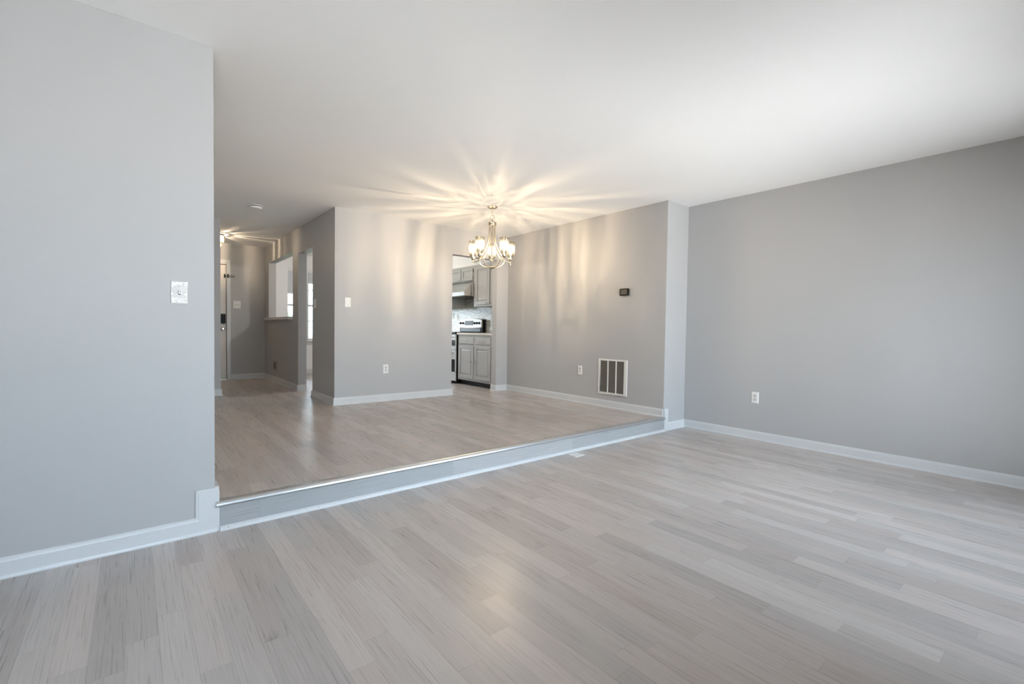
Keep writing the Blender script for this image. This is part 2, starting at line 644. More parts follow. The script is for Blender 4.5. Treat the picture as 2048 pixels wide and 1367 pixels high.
# ------------------------------------------------------------------ the shell
XS = -4.3          # far left side of the living room
XF = -3.0          # left side of the foyer and dining area
struct('floor', MB().box(XS - TH, XC + TH, YR - TH, 0.004, -0.12, 0.0), M['floor'],
       label='lower living room floor of pale grey oak laminate strips', cat='floor')
struct('floor_upper', MB().box(XF - TH, XC + TH, 0.005, YN + TH, -0.12, ST), M['floor'],
       label='raised dining room floor of grey laminate one step up', cat='floor')
struct('ceiling', MB().box(XS - TH, XC + TH, YR - TH, YN + TH, H, H + 0.12), M['ceiling'],
       label='smooth white ceiling over the whole room', cat='ceiling')

struct('wall_left', MB().box(XS, XL, 0, TH, 0, H), M['wall'], 0.004,
       label='large pale grey wall at the left with the film covered switch', cat='wall')
struct('wall_right', MB().box(XC, XC + TH, YR, 0, 0, H), M['wall'],
       label='long pale grey wall at the right with one low outlet', cat='wall')
struct('wall_return', MB().box(XR, XC + TH, 0, YB, 0, H), M['wall'], 0.004,
       label='beige grey dining wall holding the thermostat and return grille, with its short end by the step', cat='wall')
KOP = (1.317, 2.134, ST, 2.215)
mb = MB()
wall_with_holes_y(mb, XK, XR + 0.6, YB, YB + TH, ST, H, [KOP])
struct('wall_back', mb, M['wall'], label='dining room back wall with the kitchen opening', cat='wall')
HDOOR = (3.765, 4.482, ST, 2.225)
HPASS = (4.795, 6.43, 1.235, 2.286)
mb = MB()
wall_with_holes_x(mb, XK, XK + TH, YB + TH, YE + TH, ST, H, [HDOOR, HPASS])
struct('wall_hall', mb, M['wall'], label='hallway side wall with a doorway and a pass-through opening', cat='wall')
DOOR = (-1.915, -0.992, ST, 2.222)
mb = MB()
wall_with_holes_y(mb, XF, XK, YE, YE + TH, ST, H, [DOOR])
struct('wall_entry', mb, M['wall'], label='end wall of the hall beside the front door', cat='wall')
struct('wall_closet', MB().box(XF, -1.36, 4.56, 4.75, ST, H), M['wall'],
       label='narrow edge of the closet wall at the left of the hall', cat='wall')
struct('wall_foyer', MB().box(XF - TH, XF, TH, YE + TH, ST, H), M['wall'])
struct('wall_side', MB().box(XS - TH, XS, YR, TH, 0, H), M['wall'])
mb = MB()
wall_with_holes_y(mb, XS, XC, YR - TH, YR, 0, H, [SLD, WIN])
struct('wall_rear', mb, M['wall'])
# kitchen and nook shell
struct('wall_kitchen', MB().box(XC, XC + TH, YB + TH, YN, ST, H), M['wall'])
mb = MB()
mb.box(XK + TH, 0.025, YE, YN, ST, H)
wall_with_holes_y(mb, 0.025, XC + TH, YN, YN + TH, ST, H, [NWA, NWB])
struct('wall_nook', mb, M['ceiling'], label='bright white wall of the breakfast nook seen through the pass-through', cat='wall')
struct('wall_soffit', MB().box(2.45, XC, YB + TH, YN, 2.272, H), M['ceiling'],
       label='white soffit above the kitchen wall cabinets', cat='wall')
struct('wall_backsplash', MB().box(XC - 0.008, XC, YB + TH, 5.75, 1.066, 1.99), M['tile'],
       label='backsplash of thin grey and white stick mosaic tiles', cat='backsplash')


# ------------------------------------------------------------------ baseboards: a profile swept along straight runs
BH = 0.092
PROF = [(0, 0), (0.021, 0), (0.021, 0.006), (0.018, 0.015), (0.0135, 0.019), (0.0135, 0.074), (0.011, 0.080), (0.0095, 0.088), (0.005, BH), (0, BH)]


def sweep(path, z, side):
    """mitred run; path: [(x,y),...]; the board lies on the side given by the unit normal of each run"""
    mb = MB()
    n = len(path)
    dirs = [Vector((path[i + 1][0] - path[i][0], path[i + 1][1] - path[i][1])).normalized() for i in range(n - 1)]
    nors = [Vector((d.y, -d.x)) * side for d in dirs]
    rings = []
    for i, p in enumerate(path):
        if i == 0: off = nors[0]
        elif i == n - 1: off = nors[-1]
        else:
            s = nors[i - 1] + nors[i]
            off = s / (1 + nors[i - 1].dot(nors[i]))
        rings.append([(p[0] + off.x * d, p[1] + off.y * d, z + h) for d, h in PROF])
    k = len(PROF)
    vs = [q for r in rings for q in r]
    fs = []
    for i in range(n - 1):
        for j in range(k):
            fs.append((i * k + j, i * k + (j + 1) % k, (i + 1) * k + (j + 1) % k, (i + 1) * k + j))
    fs.append(tuple(range(k)))
    fs.append(tuple(range((n - 1) * k, n * k)))
    mb.add(vs, fs)
    return mb


def stepped_board(xa, xb, xin, up):
    """baseboard end on the plane y=0 that steps up beside the stair: board from xa..xb, full height z=up"""
    mb = MB()
    lo, hi = min(xa, xb), max(xa, xb)
    mb.box(lo, hi, -0.0135, 0, 0, up - 0.012)
    mb.box(lo, hi, -0.0095, 0, up - 0.012, up)
    # bead along the top and down the inner edge
    mb.prism([(-0.0135, up - 0.016), (-0.011, up - 0.010), (-0.009, up - 0.003), (-0.004, up), (0, up), (0, up - 0.016)],
             lambda p, t: (t, p[0], p[1]), lo, hi)
    return mb


# left wall: long run, then the stepped end block
XI = -2.046
mb = sweep([(XS, 0), (XI + 0.012, 0)], 0, 1)
# end block drawn as a board with a moulded inner edge
up = 0.239
mb.box(XI + 0.012, -1.939, -0.0135, 0, 0.0, up - 0.014)
mb.prism([(XI, 0.080), (XI + 0.012, 0.080), (XI + 0.012, up - 0.014), (XI, up - 0.002)], lambda p, t: (p[0], t, p[1]), -0.010, 0)
mb.prism([(XI, up), (XI + 0.013, up - 0.014), (-1.939, up - 0.014), (-1.945, up)], lambda p, t: (p[0], t, p[1]), -0.010, 0)
mb.prism([(0.0135, 0), (0.021, 0), (0.021, 0.006), (0.018, 0.015), (0.0135, 0.019)], lambda p, t: (t, -p[0], p[1]), XI + 0.012, -1.952)
mb.box(-1.958, -1.939, 0.0, TH, ST + 0.001, ST + BH - 0.006)
struct('baseboard_left', mb, M['trim'], label='white baseboard along the left wall, stepping up beside the riser', cat='baseboard')
# right wall run with the return and the stepped end
mb = sweep([(XC, YR), (XC, 0), (2.43, 0)], 0, -1)
mb.box(XR + 0.001, 2.432, -0.0135, 0, 0, ST + 0.078)
mb.prism([(XR + 0.001, ST + 0.078), (2.432, ST + 0.078), (2.430, ST + BH), (XR + 0.001, ST + BH)], lambda p, t: (p[0], t, p[1]), -0.010, 0)
mb.prism([(0.0135, 0), (0.021, 0), (0.021, 0.006), (0.018, 0.015), (0.0135, 0.019)], lambda p, t: (t, -p[0], p[1]), 2.374, 2.43)
struct('baseboard_right', mb, M['trim'], label='white baseboard along the right wall and its short return by the step', cat='baseboard')
# dining: right wall, stub, jamb of the kitchen opening
struct('baseboard_dining', sweep([(XR, 0.004), (XR, YB), (KOP[1], YB), (KOP[1], YB + TH)], ST, -1), M['trim'],
       label='white baseboard under the thermostat wall running to the kitchen opening', cat='baseboard')
struct('baseboard_back', sweep([(KOP[0], YB + TH), (KOP[0], YB), (XK, YB), (XK, HDOOR[0]), (XK + TH, HDOOR[0])], ST, -1), M['trim'],
       label='white baseboard around the back wall corner under the rocker switch', cat='baseboard')
struct('baseboard_hall', sweep([(XK + TH, HDOOR[1]), (XK, HDOOR[1]), (XK, YE), (-0.926, YE)], ST, -1), M['trim'],
       label='white baseboard along the hall wall and the end wall', cat='baseboard')
struct('baseboard_closet', sweep([(-1.36, 4.75), (-1.36, 4.56), (XF, 4.56)], ST, -1), M['trim'],
       label='short white baseboard at the foot of the closet wall edge', cat='baseboard')
struct('baseboard_nook', sweep([(XC, YN), (0.025, YN), (0.025, YE)], ST, -1), M['trim'],
       label='white baseboard under the breakfast nook window', cat='baseboard')

# ------------------------------------------------------------------ the step
mb = MB().box(XL + 0.02, XR, -0.010, 0.0, 0.0, ST - 0.02)
struct('trim_1', mb, M['riser'], label='grey wood grain riser board of the single step', cat='step riser')
# nosing: a rounded metal bullnose with a thin flange on the upper floor
poly = [(0.036, ST + 0.0), (0.036, ST + 0.0035), (0.012, ST + 0.005), (-0.006, ST + 0.007), (-0.020, ST + 0.004), (-0.029, ST - 0.004),
        (-0.031, ST - 0.013), (-0.027, ST - 0.021), (-0.020, ST - 0.025), (-0.010, ST - 0.025), (-0.010, ST)]
n_l, n_r = -1.955, XR - 0.002
mb = MB().prism(poly, lambda p, t: (t, p[0], p[1]), n_l, n_r)
nose = struct('trim_2', mb, M['nosing'], 0.001, label='silver rounded nosing strip along the edge of the step', cat='step nosing')
k = 0
x = n_l + 0.06
while x < n_r - 0.03:
    MB().lathe([(0.0045, 0), (0.0045, 0.0012), (0.002, 0.0020)], (x, 0.027, ST + 0.0036), 10).build('screw', M['screw'], nose)
    x += 0.152
mb = MB().prism([(-0.010, 0.0), (-0.030, 0.0), (-0.030, 0.006), (-0.026, 0.015), (-0.018, 0.022), (-0.010, 0.024)], lambda p, t: (t, p[0], p[1]), XL + 0.02, XR - 0.001)
shoe = struct('trim_3', mb, M['trim'], label='white quarter round moulding at the foot of the riser', cat='moulding')
for x in (-1.9, -1.42, -0.95, -0.4, 0.1, 0.62, 1.12, 1.6, 1.9, 2.2):
    MB().lathe([(0.0025, 0), (0.0025, 0.001)], (x, -0.0265, 0.0135), 8, 'y').build('nail_head', M['screw'], shoe)


# ------------------------------------------------------------------ wall plates (local frame: x right, z up, front toward -y)
def plate_body(mb, wd, ht, t=0.0065):
    mb.frustum(-wd / 2, wd / 2, -ht / 2, ht / 2, 0.0, -t, 0.0045)
    return mb


def rounded_disc(mb, cx, cz, r, cut, y0, y1, n=24):
    pts = []
    for i in range(n):
        a = 2 * PI * i / n
        px, pz = r * math.cos(a), r * math.sin(a)
        pz = max(-cut, min(cut, pz))
        pts.append((cx + px, cz + pz))
    return mb.prism(pts, lambda p, t: (p[0], t, p[1]), y0, y1)


def outlet(loc, rz, label):
    t = thing('wall_outlet', label, 'outlet', loc, rz, 'duplex wall outlets')
    plate_body(MB(), 0.0755, 0.119).build('cover_plate', M['plate'], t, 0.0012)
    for s in (1, -1):
        cz = s * 0.0195
        r = rounded_disc(MB(), 0, cz, 0.0172, 0.0142, -0.0055, -0.0085).build('receptacle', M['recept'], t)
        sl = MB()
        sl.box(-0.0078, -0.0052, -0.0089, -0.0082, cz - 0.001, cz + 0.0085)
        sl.box(0.0052, 0.0078, -0.0089, -0.0082, cz - 0.0005, cz + 0.008)
        rounded_disc(sl, 0, cz - 0.0075, 0.0032, 0.0028, -0.0082, -0.0089, 14)
        sl.build('slots', M['plate_d'], r)
    MB().lathe([(0.0028, 0.006), (0.0028, 0.0073)], (0, 0, 0), 10, 'y').build('screw', M['screw'], t)
    return t


def toggle(mb, cx, cz):
    # lever pointing up and out
    mb.prism([(-0.006, cz - 0.009), (-0.006, cz + 0.010), (-0.021, cz + 0.014), (-0.022, cz + 0.007)],
             lambda p, t: (t, p[0], p[1]), cx - 0.0045, cx + 0.0045)
    return mb


def toggle_switch(name, loc, rz, label, gangs=1, wd=0.0755, ht=0.119):
    t = thing(name, label, 'light switch', loc, rz)
    plate_body(MB(), wd, ht).build('cover_plate', M['plate'], t, 0.0012)
    for g in range(gangs):
        cx = (g - (gangs - 1) / 2) * 0.046
        s = MB().box(cx - 0.0055, cx + 0.0055, -0.0069, -0.0060, -0.0125, 0.0125).build('toggle_slot', M['plate_d'], t)
        toggle(MB(), cx, 0).build('toggle_lever', M['plate'], t, 0.001)
        for z in (0.03, -0.03):
            MB().lathe([(0.003, 0.006), (0.003, 0.0074)], (cx, 0, z), 10, 'y').build('screw', M['recept'], t)
    return t


def rocker_switch(loc, rz, label):
    t = thing('rocker_switch', label, 'light switch', loc, rz, None)
    plate_body(MB(), 0.0785, 0.121).build('cover_plate', M['plate'], t, 0.0012)
    MB().prism([(-0.006, -0.0335), (-0.0115, -0.0335), (-0.0075, 0.0), (-0.0085, 0.0335), (-0.006, 0.0335)],
               lambda p, q: (q, p[0], p[1]), -0.0165, 0.0165).build('rocker', M['plate'], t, 0.001)
    fr = MB()
    fr.box(-0.0185, -0.0168, -0.0075, -0.006, -0.0355, 0.0355)
    fr.box(0.0168, 0.0185, -0.0075, -0.006, -0.0355, 0.0355)
    fr.box(-0.0185, 0.0185, -0.0075, -0.006, 0.0338, 0.0355)
    fr.box(-0.0185, 0.0185, -0.0075, -0.006, -0.0355, -0.0338)
    fr.build('rocker_frame', M['recept'], t)
    return t


outlet((0.297, YB, 0.583), 0, 'white duplex outlet low on the dining back wall')
outlet((XR, 1.277, 0.598), FACE_X, 'white duplex outlet left of the return grille')
outlet((XC, -0.81, 0.444), FACE_X, 'white duplex outlet on the long blue grey right wall')
rocker_switch((-0.212, YB, 1.439), 0, 'white rocker switch near the corner of the dining back wall')
rocker_switch((XK, 3.64, 1.445), FACE_X, 'shaded rocker switch beside the hall doorway')
toggle_switch('double_switch', (-0.83, YE, 1.511), 0, 'white double toggle switch plate right of the front door', 2, 0.121, 0.136)

# switch on the left wall, still wrapped in clear film
sw = toggle_switch('film_wrapped_switch', (-2.112, 0, 1.29), 0, 'white toggle switch under shiny crinkled film on the left wall', 1, 0.077, 0.121)
nx, nz_ = 16, 26
vs, fs = [], []
for j in range(nz_ + 1):
    for i in range(nx + 1):
        px = -0.0385 + 0.077 * i / nx
        pz = -0.0605 + 0.121 * j / nz_
        ed = min(i, nx - i, j, nz_ - j)
        bulge = 0.007 + (0.004 if ed > 0 else 0.0)
        low = max(0, 1 - j / (nz_ * 0.42))
        bulge += random.uniform(-1, 1) * (0.0012 + 0.0028 * low) * (1 if ed > 0 else 0.2)
        d = math.hypot(px, pz) / 0.024
        bulge += 0.013 * math.exp(-d * d)
        vs.append((px, -bulge, pz))
for j in range(nz_):
    for i in range(nx):
        a = j * (nx + 1) + i
        fs.append((a, a + 1, a + nx + 2, a + nx + 1))
MB().add(vs, fs, True).build('clear_film', M['film'], sw)['label'] = 'clear crinkled plastic film'

# ------------------------------------------------------------------ thermostat (dining right wall)
t = thing('thermostat', 'small black thermostat with a grey screen on the dining wall', 'thermostat', (XR, 0.552, 1.602), FACE_X)
MB().box(-0.035, 0.083, -0.008, 0, -0.052, 0.047).build('back_plate', M['greyplate'], t, 0.004)
pts = []
for i in range(48):                      # softly bulged rectangle
    a = 2 * PI * i / 48
    c_, s_ = math.cos(a), math.sin(a)
    pts.append((0.0665 * math.copysign(abs(c_) ** 0.28, c_), 0.044 * math.copysign(abs(s_) ** 0.28, s_)))
MB().prism([(p[0] - 0.012, p[1]) for p in pts], lambda p, q: (p[0], q, p[1]), -0.008, -0.028).build('housing', M['black'], t, 0.003)
MB().box(-0.057, 0.033, -0.0295, -0.0275, -0.028, 0.031).build('screen', M['screen'], t, 0.001)

# ------------------------------------------------------------------ return air grille
gy0, gy1, gz0, gz1 = 0.505, 0.953, 0.327, 0.773
t = thing('return_air_grille', 'white framed return air grille with three dark louvred panels', 'vent', (XR, (gy0 + gy1) / 2, (gz0 + gz1) / 2), FACE_X)
W2, H2 = (gy1 - gy0) / 2, (gz1 - gz0) / 2
ins_l, ins_r, ins_t, ins_b = 0.032, 0.045, 0.022, 0.024
fr = MB()
fr.box(-W2, -W2 + ins_l, -0.012, 0, -H2, H2)
fr.box(W2 - ins_r, W2, -0.012, 0, -H2, H2)
fr.box(-W2 + ins_l, W2 - ins_r, -0.012, 0, H2 - ins_t, H2)
fr.box(-W2 + ins_l, W2 - ins_r, -0.012, 0, -H2, -H2 + ins_b)
fr.build('frame', M['plate'], t, 0.003)
xa, xb = -W2 + ins_l, W2 - ins_r
bw = 0.015
pw = (xb - xa - 2 * bw) / 3
for i in range(3):
    p0 = xa + i * (pw + bw)
    za, zb = -H2 + ins_b, H2 - ins_t
    pn = MB().box(p0, p0 + pw, -0.003, 0.0, za, zb).build('filter_panel', M['grille_dark'], t)
    lv = MB()
    nl = 32
    for q in range(nl):
        z = za + (q + 0.5) * (zb - za) / nl
        lv.add([(p0, -0.010, z - 0.004), (p0 + pw, -0.010, z - 0.004), (p0 + pw, -0.004, z + 0.003), (p0, -0.004, z + 0.003),
                (p0, -0.009, z - 0.0045), (p0 + pw, -0.009, z - 0.0045), (p0 + pw, -0.003, z + 0.0025), (p0, -0.003, z + 0.0025)],
               [(0, 1, 2, 3), (7, 6, 5, 4), (0, 4, 5, 1), (3, 2, 6, 7)])
    lv.build('louvres', M['louvre'], pn)
    if i < 2:
        MB().box(p0 + pw, p0 + pw + bw, -0.0125, 0, za, zb).build('mullion', M['plate'], t, 0.002)
for x, z in ((-W2 + 0.014, 0), (W2 - 0.018, 0)):
    MB().lathe([(0.0035, 0.012), (0.0035, 0.0132)], (x, 0, z), 10, 'y').build('screw', M['recept'], t)

# low register in the hall wall
t = thing('wall_register', 'small low wall register on the hall wall under the pass-through', 'vent', (XK, 5.924, 0.44), FACE_X)
fr = MB()
fr.box(-0.135, -0.105, -0.010, 0, -0.085, 0.085)
fr.box(0.105, 0.135, -0.010, 0, -0.085, 0.085)
fr.box(-0.105, 0.105, -0.010, 0, 0.060, 0.085)
fr.box(-0.105, 0.105, -0.010, 0, -0.085, -0.060)
fr.build('frame', M['greyplate'], t, 0.002)
MB().box(-0.105, 0.105, -0.002, 0, -0.06, 0.06).build('duct_opening', M['plate_d'], t)
for q in range(6):
    x = -0.085 + q * 0.034
    MB().add([(x - 0.010, -0.009, -0.06), (x + 0.006, -0.003, -0.06), (x + 0.006, -0.003, 0.06), (x - 0.010, -0.009, 0.06),
              (x - 0.009, -0.0095, -0.06), (x + 0.007, -0.0035, -0.06), (x + 0.007, -0.0035, 0.06), (x - 0.009, -0.0095, 0.06)],
             [(0, 1, 2, 3), (7, 6, 5, 4), (0, 3, 7, 4), (1, 5, 6, 2)]).build('vane', M['louvre'], t)

# floor register by the step
t = thing('floor_register', 'small white floor register lying in front of the step', 'vent', (0.793, -0.118, 0))
fr = MB()
fr.box(-0.060, -0.047, -0.049, 0.049, 0, 0.006)
fr.box(0.047, 0.060, -0.049, 0.049, 0, 0.006)
fr.box(-0.047, 0.047, 0.037, 0.049, 0, 0.006)
fr.box(-0.047, 0.047, -0.049, -0.037, 0, 0.006)
fr.build('frame', M['plate'], t, 0.0015)
MB().box(-0.047, 0.047, -0.037, 0.037, 0.0, 0.0015).build('duct_opening', M['louvre'], t)
for q in range(7):
    y = -0.031 + q * 0.0103
    MB().box(-0.047, 0.047, y - 0.0035, y + 0.0035, 0.0015, 0.0048).build('vane', M['plate'], t)

# ------------------------------------------------------------------ pass-through ledge
t = thing('pass_through_ledge', 'pale stone ledge shelf in the pass-through opening', 'ledge', (XK, 5.62, 1.235))
MB().box(-0.065, TH + 0.03, 4.805 - 5.62, 6.425 - 5.62, 0.001, 0.048).build('slab', M['stone'], t, 0.006)
e_ = MB().box(-0.065, -0.001, 6.424 - 5.62, 6.56 - 5.62, 0.001, 0.048).build('slab_end', M['stone'], t, 0.006)

# ------------------------------------------------------------------ front door
d = struct('door_1', MB().box(DOOR[0] + 0.004, DOOR[1] - 0.006, YE + 0.012, YE + 0.056, ST + 0.012, DOOR[3] - 0.006), M['door'], 0.002,
           label='white front door at the end of the hall', cat='door')
cs = MB()
cs.box(DOOR[1], DOOR[1] + 0.062, YE - 0.016, YE, ST, DOOR[3] + 0.08)
cs.box(DOOR[0] - 0.062, DOOR[0], YE - 0.016, YE, ST, DOOR[3] + 0.08)
cs.box(DOOR[0], DOOR[1], YE - 0.016, YE, DOOR[3], DOOR[3] + 0.08)
cs.build('door_casing', M['trim'], d, 0.005)
MB().box(DOOR[0], DOOR[1], YE - 0.005, YE + TH, ST, ST + 0.012).build('threshold', M['steel'], d, 0.002)
MB().box(DOOR[0], DOOR[1], YE + 0.057, YE + 0.075, ST + 0.012, DOOR[3]).build('gap_light_block', M['black'], d)  # black backing panel added behind the door to block daylight leaking through its gap
mb = MB()
pts = []
for i in range(32):
    a = 2 * PI * i / 32
    c_, s_ = math.cos(a), math.sin(a)
    pts.append((0.036 * math.copysign(abs(c_) ** 0.45, c_), 0.090 * math.copysign(abs(s_) ** 0.25, s_)))
mb.prism([(p[0] - 1.046, p[1] + 1.252) for p in pts], lambda p, q: (p[0], q, p[1]), YE - 0.022, YE + 0.012)
kp = mb.build('keypad_lock', M['black'], d, 0.004)
MB().lathe([(0.0, 0.006), (0.011, 0.006), (0.011, 0.0)], (-1.046, YE - 0.022, 1.325), 14, 'y').build('lock_button', M['screen'], kp)
MB().lathe([(0.031, 0.0), (0.031, 0.006), (0.018, 0.012), (0.013, 0.030), (0.020, 0.038), (0.028, 0.050), (0.028, 0.060), (0.020, 0.068), (0.0, 0.070)],
           (-1.052, YE + 0.012, 1.072), 20, 'y').build('door_knob', M['chrome'], d)
# swing bar latch high on the door
lt = MB()
lt.box(-1.030, -1.012, YE - 0.006, YE + 0.012, 1.985, 2.052)
lt.box(-1.012, -0.990, YE - 0.010, YE + 0.006, 2.012, 2.024)
lt.box(-0.985, -0.962, YE - 0.022, YE - 0.016, 1.985, 2.052)
la = lt.build('latch_plate', M['black'], d, 0.002)
pth = [(-0.972, YE - 0.028, 2.026), (-0.93, YE - 0.040, 2.024), (-0.885, YE - 0.050, 2.022), (-0.868, YE - 0.053, 2.012), (-0.885, YE - 0.050, 2.001), (-0.93, YE - 0.040, 1.999), (-0.972, YE - 0.028, 1.998)]
MB().tube(pth, 0.005, 8).build('swing_bar', M['screen'], la)
for z in (1.17, 1.075):
    MB().box(-0.9975, -0.9935, YE + 0.002, YE + 0.016, z - 0.03, z + 0.03).build('strike_plate', M['black'], d)

# ------------------------------------------------------------------ windows
def window(n, x0, x1, z0, z1, yin, yout, label, casing=True, rail=None, shade=None, muntins=()):
    """double hung window standing in a wall across y; yin is the room face"""
    s = -1 if yin < yout else 1
    ym = (yin + yout) / 2
    fr = MB()
    f_ = 0.026
    fr.box(x0, x0 + f_, ym - 0.03, ym + 0.03, z0, z1)
    fr.box(x1 - f_, x1, ym - 0.03, ym + 0.03, z0, z1)
    fr.box(x0 + f_, x1 - f_, ym - 0.03, ym + 0.03, z0, z0 + f_)
    fr.box(x0 + f_, x1 - f_, ym - 0.03, ym + 0.03, z1 - f_, z1)
    w_ = struct('window_%d' % n, fr, M['trim'], 0.002, label, 'window')
    MB().box(x0 + f_, x1 - f_, ym - 0.003, ym + 0.003, z0 + f_, z1 - f_).build('pane', M['pane'], w_)
    if rail:
        MB().box(x0 + f_, x1 - f_, ym - 0.02, ym + 0.02, rail - 0.02, rail + 0.02).build('meeting_rail', M['trim'], w_)
    for z in muntins:
        MB().box(x0 + f_, x1 - f_, ym - 0.008, ym + 0.008, z - 0.009, z + 0.009).build('muntin', M['trim'], w_)
    if casing:
        c = MB()
        cw = 0.05
        yo = yin + s * 0.016
        c.box(x0 - cw, x0, yo, yin, z0 - 0.02, z1)
        c.box(x1, x1 + cw, yo, yin, z0 - 0.02, z1)
        c.box(x0 - cw, x1 + cw, yo, yin, z1, z1 + 0.062)
        c.build('casing', M['trim'], w_, 0.003)
        MB().box(x0 - cw - 0.02, x1 + cw + 0.02, yin + s * 0.045, yin, z0 - 0.045, z0 - 0.02).build('sill', M['trim'], w_, 0.004)
        MB().box(x0 - cw, x1 + cw, yin + s * 0.014, yin, z0 - 0.105, z0 - 0.045).build('apron', M['trim'], w_, 0.003)
    if shade:
        MB().box(x0 + 0.012, x1 - 0.012, yin - s * 0.006, yin - s * 0.016, shade, z1 - 0.004).build('roller_shade', M['shade_cloth'], w_)['label'] = 'pale lowered window shade'
    return w_


window(1, *NWA, YN, YN + TH, 'narrow nook window with a pale shade half down, seen through the pass-through', rail=1.575, shade=1.80)
window(2, *NWB, YN, YN + TH, 'bright nook window with a short shade, seen through the hall doorway', rail=1.575, shade=2.03, muntins=(1.90, 1.25))
window(3, *WIN, YR, YR - TH, None, rail=1.43)
sld = window(4, *SLD, YR, YR - TH, None, casing=False)
MB().box((SLD[0] + SLD[1]) / 2 - 0.05, (SLD[0] + SLD[1]) / 2 + 0.05, YR - 0.10, YR - 0.02, SLD[2] + 0.03, SLD[3] - 0.03).build('door_stile', M['trim'], sld)


# ------------------------------------------------------------------ lamps
def point(name, loc, power, col, r, parent=None, filament=False):
    l = bpy.data.lights.new(name, 'POINT')
    l.energy = power
    l.color = col
    l.shadow_soft_size = r
    if filament:                      # a vertical filament shines sideways more than along its axis
        l.use_nodes = True
        nt = l.node_tree
        em = [n for n in nt.nodes if n.type == 'EMISSION'][0]
        tc = nt.nodes.new('ShaderNodeTexCoord')
        sp = nt.nodes.new('ShaderNodeSeparateXYZ')
        nt.links.new(tc.outputs['Normal'], sp.inputs[0])
        z2 = math_node(nt, 'MULTIPLY', sp.outputs['Z'], sp.outputs['Z'])
        st = math_node(nt, 'POWER', math_node(nt, 'SUBTRACT', 1.04, z2), 1.6)
        nt.links.new(st, em.inputs['Strength'])
    o = bpy.data.objects.new(name, l)
    o.location = loc
    COL.objects.link(o)
    if parent is not None:
        o.parent = parent
    return o


WARM = (1.0, 0.78, 0.54)
P_CH = 28.0
P_HALL = 44.0
P_KIT = 30.0

# chandelier: canopy, chain, ring, column cap, five arms with braces, five glass shades
cx, cy = 1.059, 1.553
ch = thing('chandelier', 'brushed nickel five arm chandelier with seeded glass shades', 'chandelier', (cx, cy, H))
MB().lathe([(0.062, 0.0), (0.062, -0.006), (0.052, -0.016), (0.030, -0.026), (0.010, -0.032), (0.0, -0.033)], (0, 0, 0), 32).build('canopy', M['nickel'], ch)


def link_pts(zc, hh, ww, rot):
    p = []
    for i in range(16):
        a = 2 * PI * i / 16
        q = ww * math.cos(a)
        p.append((q * math.cos(rot), q * math.sin(rot), zc + hh * math.sin(a)))
    return p


chain = MB()
for i in range(3):
    chain.tube(link_pts(-0.043 - i * 0.024, 0.016, 0.009, 0.6 + (PI / 2) * (i % 2)), 0.0024, 8, closed=True)
chain.build('chain', M['nickel'], ch)
vdir = math.atan2(-2.9642 - cy, -2.3 - cx)
MB().tube(link_pts(-0.130, 0.027, 0.026, vdir + PI / 2), 0.0038, 8, closed=True).build('ring', M['nickel'], ch)
MB().lathe([(0.0, -0.155), (0.008, -0.157), (0.012, -0.172), (0.030, -0.178), (0.048, -0.186), (0.051, -0.196), (0.046, -0.203), (0.050, -0.208), (0.050, -0.216),
            (0.044, -0.224), (0.040, -0.232), (0.0, -0.232)], (0, 0, 0), 32).build('column_cap', M['nickel'], ch)
MB().tube([(0, 0, -0.23), (0, 0, -0.73)], 0.006, 10).build('centre_rod', M['nickel'], ch)
MB().lathe([(0.0, -0.712), (0.016, -0.714), (0.040, -0.722), (0.042, -0.729), (0.030, -0.738), (0.014, -0.748), (0.0, -0.750)], (0, 0, 0), 24).build('bottom_hub', M['nickel'], ch)


def bez(P, n):
    out = []
    m = len(P) - 1
    for i in range(n + 1):
        t_ = i / n
        q = [Vector(p) for p in P]
        while len(q) > 1:
            q = [q[j].lerp(q[j + 1], t_) for j in range(len(q) - 1)]
        out.append(q[0])
    return out


def catmull(P, n):
    P = [Vector(p) for p in P]
    Q = [2 * P[0] - P[1]] + P + [2 * P[-1] - P[-2]]
    out = []
    for i in range(1, len(Q) - 2):
        for j in range(n):
            t_ = j / n
            a, b, c, d_ = Q[i - 1], Q[i], Q[i + 1], Q[i + 2]
            out.append(0.5 * ((2 * b) + (c - a) * t_ + (2 * a - 5 * b + 4 * c - d_) * t_ ** 2 + (3 * b - 3 * c + d_ - a) * t_ ** 3))
    out.append(P[-1])
    return out


